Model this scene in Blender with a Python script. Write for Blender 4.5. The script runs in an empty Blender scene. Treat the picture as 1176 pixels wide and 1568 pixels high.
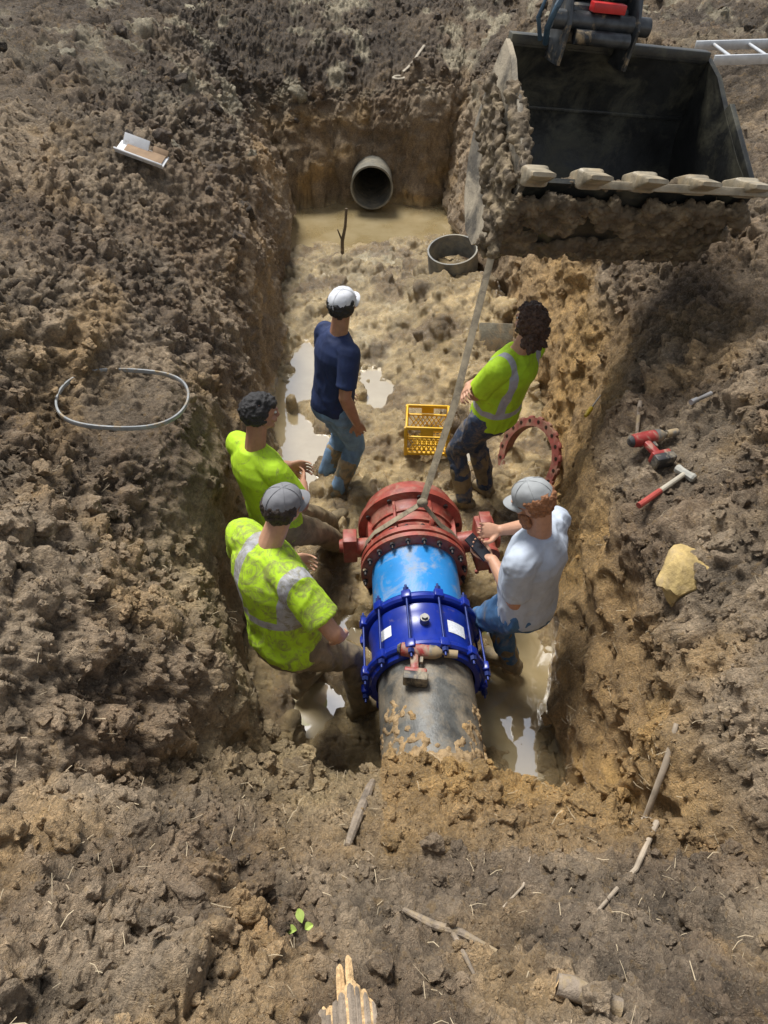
import bpy, bmesh, math, random, time
import numpy as np
from itertools import product
from mathutils import Vector, Matrix, Quaternion
from mathutils.bvhtree import BVHTree
scene=bpy.context.scene
rng=np.random.default_rng(7); random.seed(5)
V=Vector
# ------------------------------------------------------------ noise
def _h(ix,iy,iz,seed):
    h=(ix*374761393+iy*668265263+iz*1274126177+seed*974634777)&0xffffffff
    h=((h^(h>>13))*1274126177)&0xffffffff
    h=h^(h>>16)
    h=(h*668265263)&0xffffffff
    return h^(h>>15)
def vnoise(p,seed=0):
    i=np.floor(p).astype(np.int64); f=p-i; f=f*f*(3-2*f)
    out=0
    for dx,dy,dz in product((0,1),repeat=3):
        w=(f[:,0] if dx else 1-f[:,0])*(f[:,1] if dy else 1-f[:,1])*(f[:,2] if dz else 1-f[:,2])
        out=out+w*(_h(i[:,0]+dx,i[:,1]+dy,i[:,2]+dz,seed)/4294967295.0)
    return out*2-1
def fbm(p,scale,octs=4,seed=0,gain=.5):
    a=1.;o=0;q=p/scale;t=0
    for k in range(octs):
        o=o+a*vnoise(q+17.3*k,seed+k); t+=a; a*=gain; q=q*2.03
    return o/t
def clods(p,size,seed,density=.8):
    q=p/size; i0=np.floor(q).astype(np.int64); best=np.zeros(len(p))
    for d in product((-1,0,1),repeat=3):
        c=i0+np.array(d)
        h=_h(c[:,0],c[:,1],c[:,2],seed)
        g=_h(c[:,0],c[:,1],c[:,2],seed+5)
        f=np.stack([(h&1023)/1023.,((h>>10)&1023)/1023.,((h>>20)&1023)/1023.],1)
        r=.3+.5*((g&1023)/1023.); pres=((g>>10)&1023)/1023.<density
        e=np.abs(q-c-f)
        d2=(.55*np.sqrt((e**2).sum(1))+.45*(e.max(1)+.25*e.sum(1)))**2
        best=np.maximum(best,np.sqrt(np.maximum(0,r*r-d2))*pres)
    return best*size
def sstep(a,b,x):
    t=np.clip((x-a)/(b-a),0,1); return t*t*(3-2*t)
# ------------------------------------------------------------ materials
def new_mat(name):
    m=bpy.data.materials.new(name);m.use_nodes=True
    return m,m.node_tree,m.node_tree.nodes['Principled BSDF']
def N(nt,t,**k):
    n=nt.nodes.new(t)
    for a,b in k.items(): setattr(n,a,b)
    return n
def mixc(nt,fac,a,b,blend='MIX'):
    n=N(nt,'ShaderNodeMix',data_type='RGBA',blend_type=blend)
    for s,v in ((n.inputs[0],fac),(n.inputs[6],a),(n.inputs[7],b)):
        if isinstance(v,bpy.types.NodeSocket): nt.links.new(v,s)
        elif isinstance(v,(int,float)): s.default_value=v
        else: s.default_value=(*v,1)
    return n.outputs[2]
def mth(nt,op,a,b=0,c=0):
    n=N(nt,'ShaderNodeMath',operation=op)
    for s,v in zip(n.inputs,(a,b,c)):
        if isinstance(v,bpy.types.NodeSocket): nt.links.new(v,s)
        else: s.default_value=v
    return n.outputs[0]
def noise(nt,co,scale,detail=5,rough=.6,dist=0):
    n=N(nt,'ShaderNodeTexNoise');nt.links.new(co,n.inputs['Vector'])
    n.inputs['Scale'].default_value=scale;n.inputs['Detail'].default_value=detail;n.inputs['Roughness'].default_value=rough;n.inputs['Distortion'].default_value=dist
    return n.outputs[0]
def ramp(nt,f,a,b,lo=0.,hi=1.):
    n=N(nt,'ShaderNodeMapRange');nt.links.new(f,n.inputs[0])
    n.inputs[1].default_value=a;n.inputs[2].default_value=b;n.inputs[3].default_value=lo;n.inputs[4].default_value=hi
    return n.outputs[0]
def bump(nt,b,h,strength,dist):
    n=N(nt,'ShaderNodeBump');nt.links.new(h,n.inputs['Height']);n.inputs['Strength'].default_value=strength;n.inputs['Distance'].default_value=dist
    nt.links.new(n.outputs[0],b.inputs['Normal'])
MUD=(.30,.225,.13)
def mat(name,col,rough=.6,metal=0.,var=.25,vs=14,mud=0.,ms=6,mudcol=MUD,bmp=.0,bs=60,soft=.1):
    m,nt,b=new_mat(name)
    co=N(nt,'ShaderNodeTexCoord').outputs['Object']
    n1=noise(nt,co,vs,4)
    g=N(nt,'ShaderNodeCombineColor');f=ramp(nt,n1,.3,.7,1-var,1+var)
    for i in range(3): nt.links.new(f,g.inputs[i])
    c=mixc(nt,1.,col,g.outputs[0],'MULTIPLY')
    if mud>0:
        n2=noise(nt,co,ms,6,.72,.6)
        mk=ramp(nt,n2,.64-mud*.35,.64+soft-mud*.35)
        mc=mixc(nt,n1,tuple(v*.7 for v in mudcol),tuple(v*1.3 for v in mudcol))
        c=mixc(nt,mk,c,mc)
        r=mth(nt,'MULTIPLY_ADD',mk,.85-rough,rough); nt.links.new(r,b.inputs['Roughness'])
        mm=mth(nt,'MULTIPLY_ADD',mk,-metal,metal); nt.links.new(mm,b.inputs['Metallic'])
    else:
        b.inputs['Roughness'].default_value=rough;b.inputs['Metallic'].default_value=metal
    nt.links.new(c,b.inputs['Base Color'])
    if bmp>0: bump(nt,b,noise(nt,co,bs,4,.65),bmp,.01)
    return m
def soil_mat():
    m,nt,b=new_mat('soil')
    geo=N(nt,'ShaderNodeNewGeometry').outputs['Position']
    at=N(nt,'ShaderNodeAttribute',attribute_name='Col');wt=N(nt,'ShaderNodeAttribute',attribute_name='wet')
    a=noise(nt,geo,7,5,.65);a2=noise(nt,geo,55,4,.75);a3=noise(nt,geo,140,3,.65)
    g=N(nt,'ShaderNodeCombineColor')
    wr=ramp(nt,wt.outputs['Fac'],.3,.8,1,.35)
    f=mth(nt,'MULTIPLY',ramp(nt,a,.3,.7,.62,1.42),mth(nt,'MULTIPLY_ADD',ramp(nt,a2,.25,.75,-.6,.65),wr,1.))
    for i in range(3): nt.links.new(f,g.inputs[i])
    c=mixc(nt,1.,at.outputs['Color'],g.outputs[0],'MULTIPLY')
    dryf=mth(nt,'MULTIPLY',ramp(nt,a3,.55,.66,0,.5),ramp(nt,wt.outputs['Fac'],.2,.7,1,.05))
    c=mixc(nt,dryf,c,(.50,.41,.29))
    c=mixc(nt,ramp(nt,noise(nt,geo,23,4,.6,1),.56,.68,0,.42),c,(.42,.265,.10))
    nt.links.new(c,b.inputs['Base Color'])
    r=ramp(nt,mth(nt,'MULTIPLY',wt.outputs['Fac'],ramp(nt,a,.35,.6,.5,1.2)),0,1,.85,.16);nt.links.new(r,b.inputs['Roughness'])
    h=mth(nt,'MULTIPLY',mth(nt,'ADD',noise(nt,geo,34,6,.8),mth(nt,'MULTIPLY',a3,.5)),ramp(nt,wt.outputs['Fac'],.3,.9,1,.4))
    bump(nt,b,h,1.,.05)
    return m
SOIL=soil_mat()
def water_mat():
    m,nt,b=new_mat('muddy_water')
    geo=N(nt,'ShaderNodeNewGeometry').outputs['Position']
    c=mixc(nt,ramp(nt,noise(nt,geo,2.2,4),.35,.65),(.34,.255,.12),(.45,.36,.20))
    nt.links.new(c,b.inputs['Base Color']);b.inputs['Roughness'].default_value=.25
    gl=N(nt,'ShaderNodeBsdfGlossy');gl.inputs['Roughness'].default_value=.02;gl.inputs['Color'].default_value=(1,1,1,1)
    n=N(nt,'ShaderNodeBump');nt.links.new(noise(nt,geo,6,2),n.inputs['Height']);n.inputs['Strength'].default_value=.05;n.inputs['Distance'].default_value=.02
    nt.links.new(n.outputs[0],gl.inputs['Normal'])
    mx_=N(nt,'ShaderNodeMixShader');mx_.inputs[0].default_value=.36
    nt.links.new(b.outputs[0],mx_.inputs[1]);nt.links.new(gl.outputs[0],mx_.inputs[2]);nt.links.new(mx_.outputs[0],nt.nodes['Material Output'].inputs[0])
    return m
# ------------------------------------------------------------ mesh helpers
def mesh_from(name,Vs,F):
    me=bpy.data.meshes.new(name); me.vertices.add(len(Vs)); me.vertices.foreach_set('co',np.asarray(Vs,np.float32).ravel())
    F=np.asarray(F,np.int32); n=F.shape[1]
    me.loops.add(F.size); me.loops.foreach_set('vertex_index',F.ravel())
    me.polygons.add(len(F)); me.polygons.foreach_set('loop_start',np.arange(0,F.size,n,dtype=np.int32)); me.polygons.foreach_set('loop_total',np.full(len(F),n,np.int32))
    me.update(calc_edges=True); me.validate(); return me
def link(name,me,parent=None):
    o=bpy.data.objects.new(name,me);scene.collection.objects.link(o)
    if parent: o.parent=parent
    return o
def empty(name,loc=(0,0,0),rot=(0,0,0)):
    o=bpy.data.objects.new(name,None);scene.collection.objects.link(o);o.location=loc;o.rotation_euler=rot;o.empty_display_size=.1
    return o
def frame(d,up=V((0,0,1))):
    d=d.normalized()
    if abs(d.dot(up))>.97: up=V((0,1,0)) if abs(d.y)<.9 else V((1,0,0))
    a=up.cross(d).normalized(); return a,d.cross(a).normalized()
class B:
    def __init__(s): s.v=[];s.f=[];s.m=[];s.mi=0;s.M=None
    def add(s,vs,fs):
        o=len(s.v); s.v+= [ (s.M@V(q) if s.M else V(q)) for q in vs]
        s.f+=[tuple(i+o for i in f) for f in fs]; s.m+=[s.mi]*len(fs)
    def ball(s,c,r,ax=None,n=12,k=8,p=1.):
        if not hasattr(r,'__len__'): r=(r,r,r)
        if ax is None: ax=(V((1,0,0)),V((0,1,0)),V((0,0,1)))
        sg=lambda t:math.copysign(abs(t)**p,t)
        vs=[];c=V(c)
        vs.append(c-ax[2]*r[2])
        for j in range(1,k):
            ph=-math.pi/2+math.pi*j/k
            for i in range(n):
                t=2*math.pi*(i+.5)/n
                vs.append(c+ax[0]*r[0]*sg(math.cos(ph))*sg(math.cos(t))+ax[1]*r[1]*sg(math.cos(ph))*sg(math.sin(t))+ax[2]*r[2]*sg(math.sin(ph)))
        vs.append(c+ax[2]*r[2]);fs=[]
        for i in range(n):
            i2=(i+1)%n
            fs.append((0,1+i2,1+i))
            for j in range(k-2): fs.append((1+j*n+i,1+j*n+i2,1+(j+1)*n+i2,1+(j+1)*n+i))
            fs.append((len(vs)-1,1+(k-2)*n+i,1+(k-2)*n+i2))
        s.add(vs,fs)
    def loft(s,rings,n=20,cap=True,closed=False,p=1.):
        vs=[];fs=[]
        sg=lambda t:math.copysign(abs(t)**p,t)
        for c,a,b in rings:
            for i in range(n):
                t=2*math.pi*(i+.5)/n; vs.append(V(c)+V(a)*sg(math.cos(t))+V(b)*sg(math.sin(t)))
        L=len(rings)
        for j in range(L if closed else L-1):
            j2=(j+1)%L
            for i in range(n):
                i2=(i+1)%n; fs.append((j*n+i,j*n+i2,j2*n+i2,j2*n+i))
        if cap and not closed:
            fs.append(tuple(range(n))[::-1]);fs.append(tuple((L-1)*n+i for i in range(n)))
        s.add(vs,fs)
    def cone(s,p0,p1,r0,r1=None,n=14):
        p0=V(p0);p1=V(p1);r1=r0 if r1 is None else r1
        a,b=frame(p1-p0); s.loft([(p0,a*r0,b*r0),(p1,a*r1,b*r1)],n)
    def tube(s,pts,radii,n=10,flat=1.):
        pts=[V(q) for q in pts]
        if not hasattr(radii,'__len__'): radii=[radii]*len(pts)
        rings=[]
        for i,q in enumerate(pts):
            d=pts[min(i+1,len(pts)-1)]-pts[max(i-1,0)]
            a,b=frame(d);rings.append((q,a*radii[i],b*radii[i]*flat))
        s.loft(rings,n)
    def limb(s,pts,radii):
        for i in range(len(pts)):
            s.ball(pts[i],radii[i])
            if i: s.cone(pts[i-1],pts[i],radii[i-1],radii[i])
    def box(s,c,h,R=None,bev=.12):
        c=V(c);R=R or Matrix.Identity(3)
        bm=bmesh.new();bmesh.ops.create_cube(bm,size=2)
        for q in bm.verts: q.co=V((q.co.x*h[0],q.co.y*h[1],q.co.z*h[2]))
        if bev>0: bmesh.ops.bevel(bm,geom=list(bm.edges),offset=min(h)*bev*2,segments=2,affect='EDGES',profile=.5)
        bm.verts.index_update()
        s.add([c+R@q.co for q in bm.verts],[tuple(q.index for q in f.verts) for f in bm.faces]);bm.free()
    def bar(s,a,b,w,t,up=V((0,0,1)),bev=.1):
        a=V(a);b=V(b);d=b-a;x,yv=frame(d,up);R=Matrix((x,yv,d.normalized())).transposed()
        s.box((a+b)/2,(w,t,d.length/2),R,bev)
    def lathe(s,prof,n=64,x=0,z=0):
        s.loft([((x,y,z),V((r,0,0)),V((0,0,-r))) for y,r in prof],n,cap=False,closed=True)
    def obj(s,name,mats,parent=None,smooth=True,ang=35):
        me=bpy.data.meshes.new(name);me.from_pydata([tuple(q) for q in s.v],[],s.f)
        if not isinstance(mats,(list,tuple)): mats=[mats]
        for m in mats: me.materials.append(m)
        me.polygons.foreach_set('material_index',s.m)
        me.polygons.foreach_set('use_smooth',[smooth]*len(s.f));me.update()
        bm=bmesh.new();bm.from_mesh(me);bmesh.ops.recalc_face_normals(bm,faces=bm.faces);bm.to_mesh(me);bm.free()
        if smooth: me.set_sharp_from_angle(angle=math.radians(ang))
        return link(name,me,parent)
    def remesh(s,name,mats,parent,voxel,smooth=3,disp=None,post=None):
        me=bpy.data.meshes.new('t');me.from_pydata([tuple(q) for q in s.v],[],s.f);me.update()
        bm=bmesh.new();bm.from_mesh(me);bmesh.ops.recalc_face_normals(bm,faces=bm.faces);bm.to_mesh(me);bm.free()
        o=bpy.data.objects.new('t',me);scene.collection.objects.link(o)
        md=o.modifiers.new('r','REMESH');md.mode='VOXEL';md.voxel_size=voxel;md.use_smooth_shade=True
        if smooth: q=o.modifiers.new('s','SMOOTH');q.factor=.5;q.iterations=smooth
        dg=bpy.context.evaluated_depsgraph_get();dg.update()
        nm=bpy.data.meshes.new_from_object(o.evaluated_get(dg))
        bpy.data.objects.remove(o);bpy.data.meshes.remove(me)
        nv=len(nm.vertices);co=np.empty(nv*3);nm.vertices.foreach_get('co',co);co=co.reshape(-1,3)
        no=np.empty(nv*3,np.float32);nm.vertex_normals.foreach_get('vector',no);no=no.reshape(-1,3)
        if post: post(nm,co)
        if disp is not None:
            nm.vertices.foreach_set('co',(co+no*disp(co)[:,None]).ravel())
        nm.materials.clear()
        for m in (mats if isinstance(mats,(list,tuple)) else [mats]): nm.materials.append(m)
        nm.polygons.foreach_set('use_smooth',np.ones(len(nm.polygons),bool));nm.update();nm.name=name
        return link(name,nm,parent)
# ------------------------------------------------------------ terrain
XL=lambda y:np.interp(y,[1.5,2.1,2.35,3,4,6,8,9.4,11],[-.62,-.66,-.74,-.9,-.97,-1.02,-1.15,-1.3,-1.35])
XR=lambda y:np.interp(y,[1.5,2,3,4,4.7,5.4,6.5,8,9.3,11],[1.0,1.04,1.08,1.25,1.42,1.42,1.25,1.0,.92,.9])
def blob(x,y,cx,cy,rx,ry):
    return np.exp(-(((x-cx)/rx)**2+((y-cy)/ry)**2)**1.5)
def base(x,y):
    wob=np.stack([y*0,y,y*0],1)
    xl=XL(y)+.07*vnoise(wob/.5,301);xr=XR(y)+.06*vnoise(wob/.5,303)
    sl=xl-x; sr=x-xr
    p=np.stack([x*0,y,y*0],1)
    wv=vnoise(p/1.3,3)*.18+vnoise(p/.45,4)*.10
    zl=np.interp(sl,[0,.05,.12,.2,.42,.7,1.1,1.9,3,6],[0,.45,.9,1.12,1.42,1.74,2.0,2.25,2.4,2.5])
    zr=np.interp(sr,[0,.1,.2,.34,.6,1,1.9,3,6],[0,.68,1.15,1.48,1.8,2.05,2.3,2.4,2.5])
    zl=zl*(1+wv*np.exp(-sl)) ; zr=zr*(1-wv*np.exp(-np.abs(sr)))
    cross=np.maximum(np.where(sl>0,zl,0),np.where(sr>0,zr,0))
    t=.9*blob(x,y,-1.46,3.40,.45,.55)*(sl>0);cross=cross*(1-t)+1.53*t
    t=.92*blob(x,y,1.48,2.9,.38,.8)*(sr>0);cross=cross*(1-t)+(1.5+.1*(x-1.4))*t
    ny=y-.20*sstep(.2,1.0,-x)+.12*sstep(.3,1,x)+.10*blob(x,y*0,.0,0,.55,1)+.06*vnoise(np.stack([x,x*0,x*0],1)/.4,9)
    near=np.interp(ny,[-1,.1,.5,.9,1.3,1.6,1.8,1.93,2.03],[2.3,2.15,1.9,1.52,1.1,.75,.45,.15,0])
    near=near+.16*blob(x,y,.25,1.55,.3,.2)+.1*blob(x,y,.3,1.3,.5,.3)
    xs=np.stack([x,x*0,x*0],1)
    ey=y+.25*sstep(.3,1.3,-x)+.1*vnoise(xs/.5,91)+.05*vnoise(xs/.17,92)
    end=np.interp(ey,[10.25,10.33,10.45,10.55,10.8,11.3,12.2,14],[0,.45,.95,1.2,1.4,1.75,2.15,2.4])
    z=np.maximum(np.maximum(cross,near),end)
    fl=np.clip(1-z/.15,0,1)
    pp=np.stack([x,y,x*0],1)
    pud=blob(x,y,-.8,5.6,.30,1.1)+.9*blob(x,y,-.1,5.85,.22,.45)+blob(x,y,.86,2.4,.36,.68)+.85*blob(x,y,-.42,2.45,.2,.22)+.8*blob(x,y,-.22,3.0,.12,.25)+.9*blob(x,y,-.75,4.5,.2,.4)+.8*blob(x,y,.75,5.0,.14,.3)+.7*blob(x,y,-.45,5.0,.1,.3)
    pud=np.clip(pud*(1+1.2*fbm(pp,.25,4,44))-.4*sstep(.25,.5,fbm(pp,.22,3,144)),0,1)
    far=sstep(8.35,9.35,y+.5*fbm(pp,.5,4,45)-.15*x);pud=np.maximum(pud,far)
    f=.085+.10*fbm(pp,.38,4,31)*(1-far)-.17*pud
    f=f+.10*blob(x,y,-.1,7.2,.8,1.0)*(1-far)+.42*blob(x,y,.8,6.8,.5,1.1)
    return z+fl*f,fl,pud
def seg(a,b,n): return np.linspace(a,b,n,endpoint=False)
ys=np.concatenate([[-300,-80,-20,-8,-4,-2],seg(-1,.25,30),seg(.25,2.2,280),seg(2.2,5,270),seg(5,9,250),seg(9,10.15,60),seg(10.15,10.65,75),seg(10.65,13,100),seg(13,20,20),[20,30,60,140,300]])
R=[]
wob=np.stack([ys*0,ys,ys*0],1);XLs=XL(ys)+.07*vnoise(wob/.5,301);XRs=XR(ys)+.06*vnoise(wob/.5,303)
for xl,xr in zip(XLs,XRs):
    R.append(np.concatenate([[-300,-100,-30,-14],seg(-9,-4,35),seg(-4,-2.6,45),seg(-2.6,xl-.14,140),seg(xl-.14,xl+.01,80),seg(xl+.01,xr-.01,190),seg(xr-.01,xr+.22,85),seg(xr+.22,2.6,125),seg(2.6,4,40),seg(4,9,35),[9,14,30,100,300]]))
X=np.array(R); ny_,nx_=X.shape; Y=np.repeat(ys[:,None],nx_,1)
x=X.ravel();y=Y.ravel()
z,fl,pud=base(x,y)
P=np.stack([x,y,z],1)
G=P.reshape(ny_,nx_,3)
Nn=np.cross(np.gradient(G,axis=1),np.gradient(G,axis=0));area=np.linalg.norm(Nn,axis=2).ravel();Nn/=np.linalg.norm(Nn,axis=2,keepdims=True)+1e-9
for _ in range(4):
    Nn[1:-1,1:-1]=(Nn[1:-1,1:-1]+Nn[:-2,1:-1]+Nn[2:,1:-1]+Nn[1:-1,:-2]+Nn[1:-1,2:])/5
Nn/=np.linalg.norm(Nn,axis=2,keepdims=True)+1e-9
Nf=Nn.reshape(-1,3)
steep=1-np.clip(Nf[:,2],0,1)
wall=sstep(.35,.8,steep)*(z<1.4)
cm=sstep(-.25,.35,fbm(P,.6,3,50))
rough=(1-.95*fl)
rid=1-np.abs(fbm(P,.28,3,15))*3
D=.07*fbm(P,.55,4,11)*rough+.03*fbm(P,.14,3,21)*rough+.04*wall*rid*rough
D=D+.22*fbm(P,1.5,3,211)*rough*sstep(4.5,7.5,y)
D=D-.06*wall*clods(P,.4,95,.6)/.2*.6
Pw=P+.03*np.stack([fbm(P,.06,3,61),fbm(P,.06,3,64),fbm(P,.06,3,67)],1)
bench=np.maximum(blob(x,y,-1.46,3.4,.42,.45)*.6,blob(x,y,1.45,2.85,.34,.55)*.7)
cut=wall*(y<4.5)
amp=(1-.6*wall-.2*cut)*(1-.8*fl)*(1-.6*bench)
c1=clods(Pw,.17,71,.5);c2=clods(Pw,.085,72,.65);c3=clods(Pw,.042,73,.8);c4=clods(Pw,.024,74,.8)
D=D+amp*(.85*c1*cm+.9*c2*(.4+.6*cm)+1.0*c3+1.0*c4)+.018*fbm(P,.035,3,81)*(1-.6*fl)*(1-.5*cut)
dryfl=fl*(1-np.clip(pud*1.5,0,1))
D=D+dryfl*(.8*clods(Pw,.2,76,.5)+.6*clods(Pw,.12,75,.6)+.5*c2+.4*c3+.25*c4)*.8
P2=P+Nf*D[:,None]
def C(*c): return np.array(c)[None,:]
def mx(a,b,t): return a*(1-t[:,None])+b*t[:,None]
brown=C(.25,.175,.108);dry=C(.46,.36,.245);dark=C(.075,.057,.042);ochre=C(.54,.33,.115);tan=C(.48,.36,.19);pale=C(.56,.49,.34)
n_a=sstep(-.3,.3,fbm(P,.5,4,101));n_b=sstep(.0,.45,fbm(P,.35,4,111));n_c=sstep(.05,.35,fbm(P,.3,4,121))
col=mx(np.repeat(brown,len(P),0),dry,n_a*.55)
col=mx(col,ochre,n_b*.38)
col=mx(col,dark*1.5,sstep(.1,.5,fbm(P,.8,3,131))*.5)
crev_ao=(.55+.65*sstep(-.01,.05,D*amp))  # occlusion-like shade in hollows painted into soil colour, with lighter dry tops
col=col*(crev_ao*(1-wall)+wall)[:,None]
col=col*(1+.15*sstep(2.6,1.2,y))[:,None]
rw=(x>0)*sstep(1.5,1.1,z)*sstep(8.,5.5,y)*(y>1.0);col=mx(col,ochre,rw*(.5+.45*n_a))
lw=(x<0)*sstep(1.35,.9,z)*sstep(4.8,3.,y)*(y>1.0);col=mx(col,tan,lw*(.5+.45*n_a))
fm=np.exp(-((x-.55)/.6)**2-((y-1.35)/.3)**2);col=mx(col,ochre*.95,np.clip(fm*(.25+.8*n_b),0,1))
fw=sstep(9.5,10.2,y)*sstep(1.3,.9,z);col=mx(col,ochre*.75,fw*(.2+.5*n_b));
topd=sstep(5.5,8,y)*sstep(1.1,1.5,z);col=mx(col,dark,topd*(.85-.3*n_a));col=mx(col,pale,topd*n_c*.7*sstep(7.,10.,y))
flm=sstep(.0,.6,fl);col=mx(col,tan*(.6+.4*n_a)[:,None],flm*.95);col=mx(col,pale*.85,flm*sstep(4.8,7,y)*sstep(9.2,8.5,y)*sstep(.65,.1,x)*(.2+.6*n_b))
col=mx(col,brown*.6,flm*sstep(.0,.35,fbm(P,.3,4,151))*.7)
wet=np.clip(flm*.95+wall*.5*(z<1.1)*n_b+.25*n_b*(1-n_a),0,1)
F=np.arange(ny_*nx_).reshape(ny_,nx_)
F=np.stack([F[:-1,:-1],F[:-1,1:],F[1:,1:],F[1:,:-1]],-1).reshape(-1,4)
cc=P2[F].mean(1)
F=F[~(((cc[:,0]+.16)**2+(cc[:,2]-.33)**2<.262**2)&(cc[:,1]>10)&(cc[:,1]<12))]
def setcol(me,col,wet):
    a=me.color_attributes.new('Col','FLOAT_COLOR','POINT');a.data.foreach_set('color',np.concatenate([col,np.ones((len(col),1))],1).astype(np.float32).ravel())
    w=me.attributes.new('wet','FLOAT','POINT');w.data.foreach_set('value',wet.astype(np.float32))
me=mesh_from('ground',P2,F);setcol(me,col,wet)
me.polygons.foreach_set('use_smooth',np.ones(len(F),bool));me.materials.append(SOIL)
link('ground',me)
w=mesh_from('muddy_water',[(-1.6,1.7,0),(1.7,1.7,0),(1.7,10.6,0),(-1.6,10.6,0)],[(0,1,2,3)]);w.materials.append(water_mat());link('muddy_water',w)
bvh=BVHTree.FromPolygons([tuple(v) for v in P2.tolist()],F.tolist())
def gz(x,y):
    r=bvh.ray_cast(V((x,y,6)),V((0,0,-1)));return max(r[0].z,0.) if r[0] else 0.
def gzl(a,b,n=12): return max(gz(a[0]+(b[0]-a[0])*i/n,a[1]+(b[1]-a[1])*i/n) for i in range(n+1))
def ico(sub):
    bm=bmesh.new();bmesh.ops.create_icosphere(bm,subdivisions=sub,radius=1)
    bm.verts.index_update()
    v=np.array([q.co[:] for q in bm.verts]);f=np.array([[q.index for q in t.verts] for t in bm.faces]);bm.free();return v,f
def clodset(name,count,sub,smin,smax,pw,weight,sink=.3,rn=.2,tint=None):
    v0,f0=ico(sub);vars_=[]
    for k in range(18):
        d=rng.normal(size=(8,3));d/=np.linalg.norm(d,axis=1,keepdims=True);off=rng.uniform(.5,.95,8)
        dots=v0@d.T
        rr=np.where(dots>.05,off[None,:]/np.maximum(dots,.05),9).min(1);r=np.minimum(rr,1.15)
        r=r*(1+rn*fbm(v0+k*7,.9,2,k)*1.3+rn*.9*fbm(v0+k*7,.35,2,k+30))
        vars_.append(v0*r[:,None]*rng.uniform(.6,1.1,3)[None,:])
    pr=area*weight;pr/=pr.sum();ids=rng.choice(len(P2),count,p=pr)
    s=smin*(1-rng.random(count)*(1-(smin/smax)**pw))**(-1/pw)
    VV=[];CC=[];WW=[]
    for i,(j,sz) in enumerate(zip(ids,s)):
        q=rng.normal(size=4);q/=np.linalg.norm(q);Rm=np.array(Quaternion(q).to_matrix())
        VV.append(vars_[i%18]@Rm.T*sz+P2[j]+Nf[j]*sz*(.45-sink)+rng.normal(size=3)*.004)
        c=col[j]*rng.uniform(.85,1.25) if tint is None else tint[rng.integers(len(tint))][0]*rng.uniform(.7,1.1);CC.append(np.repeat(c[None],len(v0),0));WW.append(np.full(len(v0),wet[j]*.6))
    VV=np.concatenate(VV);FF=(np.arange(count)[:,None,None]*len(v0)+f0[None]).reshape(-1,3)
    me=mesh_from(name,VV,FF);setcol(me,np.concatenate(CC),np.concatenate(WW));me.materials.append(SOIL);me.polygons.foreach_set('use_smooth',np.ones(len(FF),bool));me.set_sharp_from_angle(angle=math.radians(45))
    return link(name,me)
vis=(y>.2)*(y<12.5)*(np.abs(x)<4.2)
nearw=np.exp(-np.maximum(y-1,0)/2.5)
wt_b=vis*(1-.97*np.clip(fl*1.6,0,1))*(1-.85*wall)*(.3+.7*cm)*(1-.8*bench)
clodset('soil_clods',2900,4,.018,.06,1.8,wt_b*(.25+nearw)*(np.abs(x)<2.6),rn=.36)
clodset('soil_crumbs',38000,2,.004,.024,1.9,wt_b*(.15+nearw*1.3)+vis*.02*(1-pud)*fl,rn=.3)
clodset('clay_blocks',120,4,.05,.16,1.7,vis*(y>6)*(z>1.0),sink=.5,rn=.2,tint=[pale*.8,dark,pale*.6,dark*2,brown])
# ------------------------------------------------------------ people
SKIN=mat('skin',(.50,.27,.17),.55,var=.12,vs=30)
SKIN2=mat('skin_tanned',(.36,.18,.11),.55,var=.12,vs=30)
HAIR={'black':mat('hair_black',(.02,.018,.018),.6,var=.5,vs=60,bmp=.8,bs=140),'brown':mat('hair_brown',(.07,.036,.02),.6,var=.5,vs=60,bmp=.8,bs=120),'dbrown':mat('hair_dark_brown',(.035,.022,.015),.6,var=.5,vs=60,bmp=.8,bs=120),'red':mat('hair_ginger',(.30,.13,.055),.6,var=.4,vs=60,bmp=.8,bs=120)}
EYE=mat('eye_white',(.7,.7,.68),.3,var=.02);IRIS=mat('iris',(.03,.02,.015),.3);LIP=mat('lips',(.35,.13,.1),.5)
def shirt_mat(name,col,mud,stripes,v0=.22):
    m,nt,b=new_mat(name)
    co=N(nt,'ShaderNodeTexCoord').outputs['Object']
    c=mixc(nt,ramp(nt,noise(nt,co,9,4),.3,.7),tuple(k*.74 for k in col),tuple(k*1.08 for k in col))
    if stripes:
        at=N(nt,'ShaderNodeAttribute',attribute_name='rest');sp=N(nt,'ShaderNodeSeparateXYZ');nt.links.new(at.outputs['Vector'],sp.inputs[0])
        au=mth(nt,'ABSOLUTE',sp.outputs[0])
        hz=mth(nt,'COMPARE',sp.outputs[1],v0,.024);hz=mth(nt,'MULTIPLY',hz,mth(nt,'LESS_THAN',au,.24))
        vt=mth(nt,'COMPARE',au,.115,.024);vt=mth(nt,'MULTIPLY',vt,mth(nt,'GREATER_THAN',sp.outputs[1],v0))
        s=mth(nt,'MAXIMUM',hz,vt)
        c=mixc(nt,s,c,mixc(nt,noise(nt,co,30,3),(.28,.28,.29),(.52,.52,.54)))
    mk=ramp(nt,noise(nt,co,11,7,.8,1.5),.66-mud*.3,.8-mud*.3,0,.8)
    c=mixc(nt,mk,c,(.20,.18,.08))
    nt.links.new(c,b.inputs['Base Color']);b.inputs['Roughness'].default_value=.8
    bump(nt,b,noise(nt,co,220,2,.6),.25,.004)
    return m
def ik(a,c,l1,l2,pole):
    a=V(a);c=V(c);d=c-a;L=min(max(d.length,abs(l1-l2)+.02),l1+l2-.004);d.normalize();c=a+d*L
    t=(l1*l1-l2*l2+L*L)/(2*L);h=math.sqrt(max(0,l1*l1-t*t));p=V(pole);p=(p-d*p.dot(d)).normalized()
    return a+d*t+p*h,c
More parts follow.
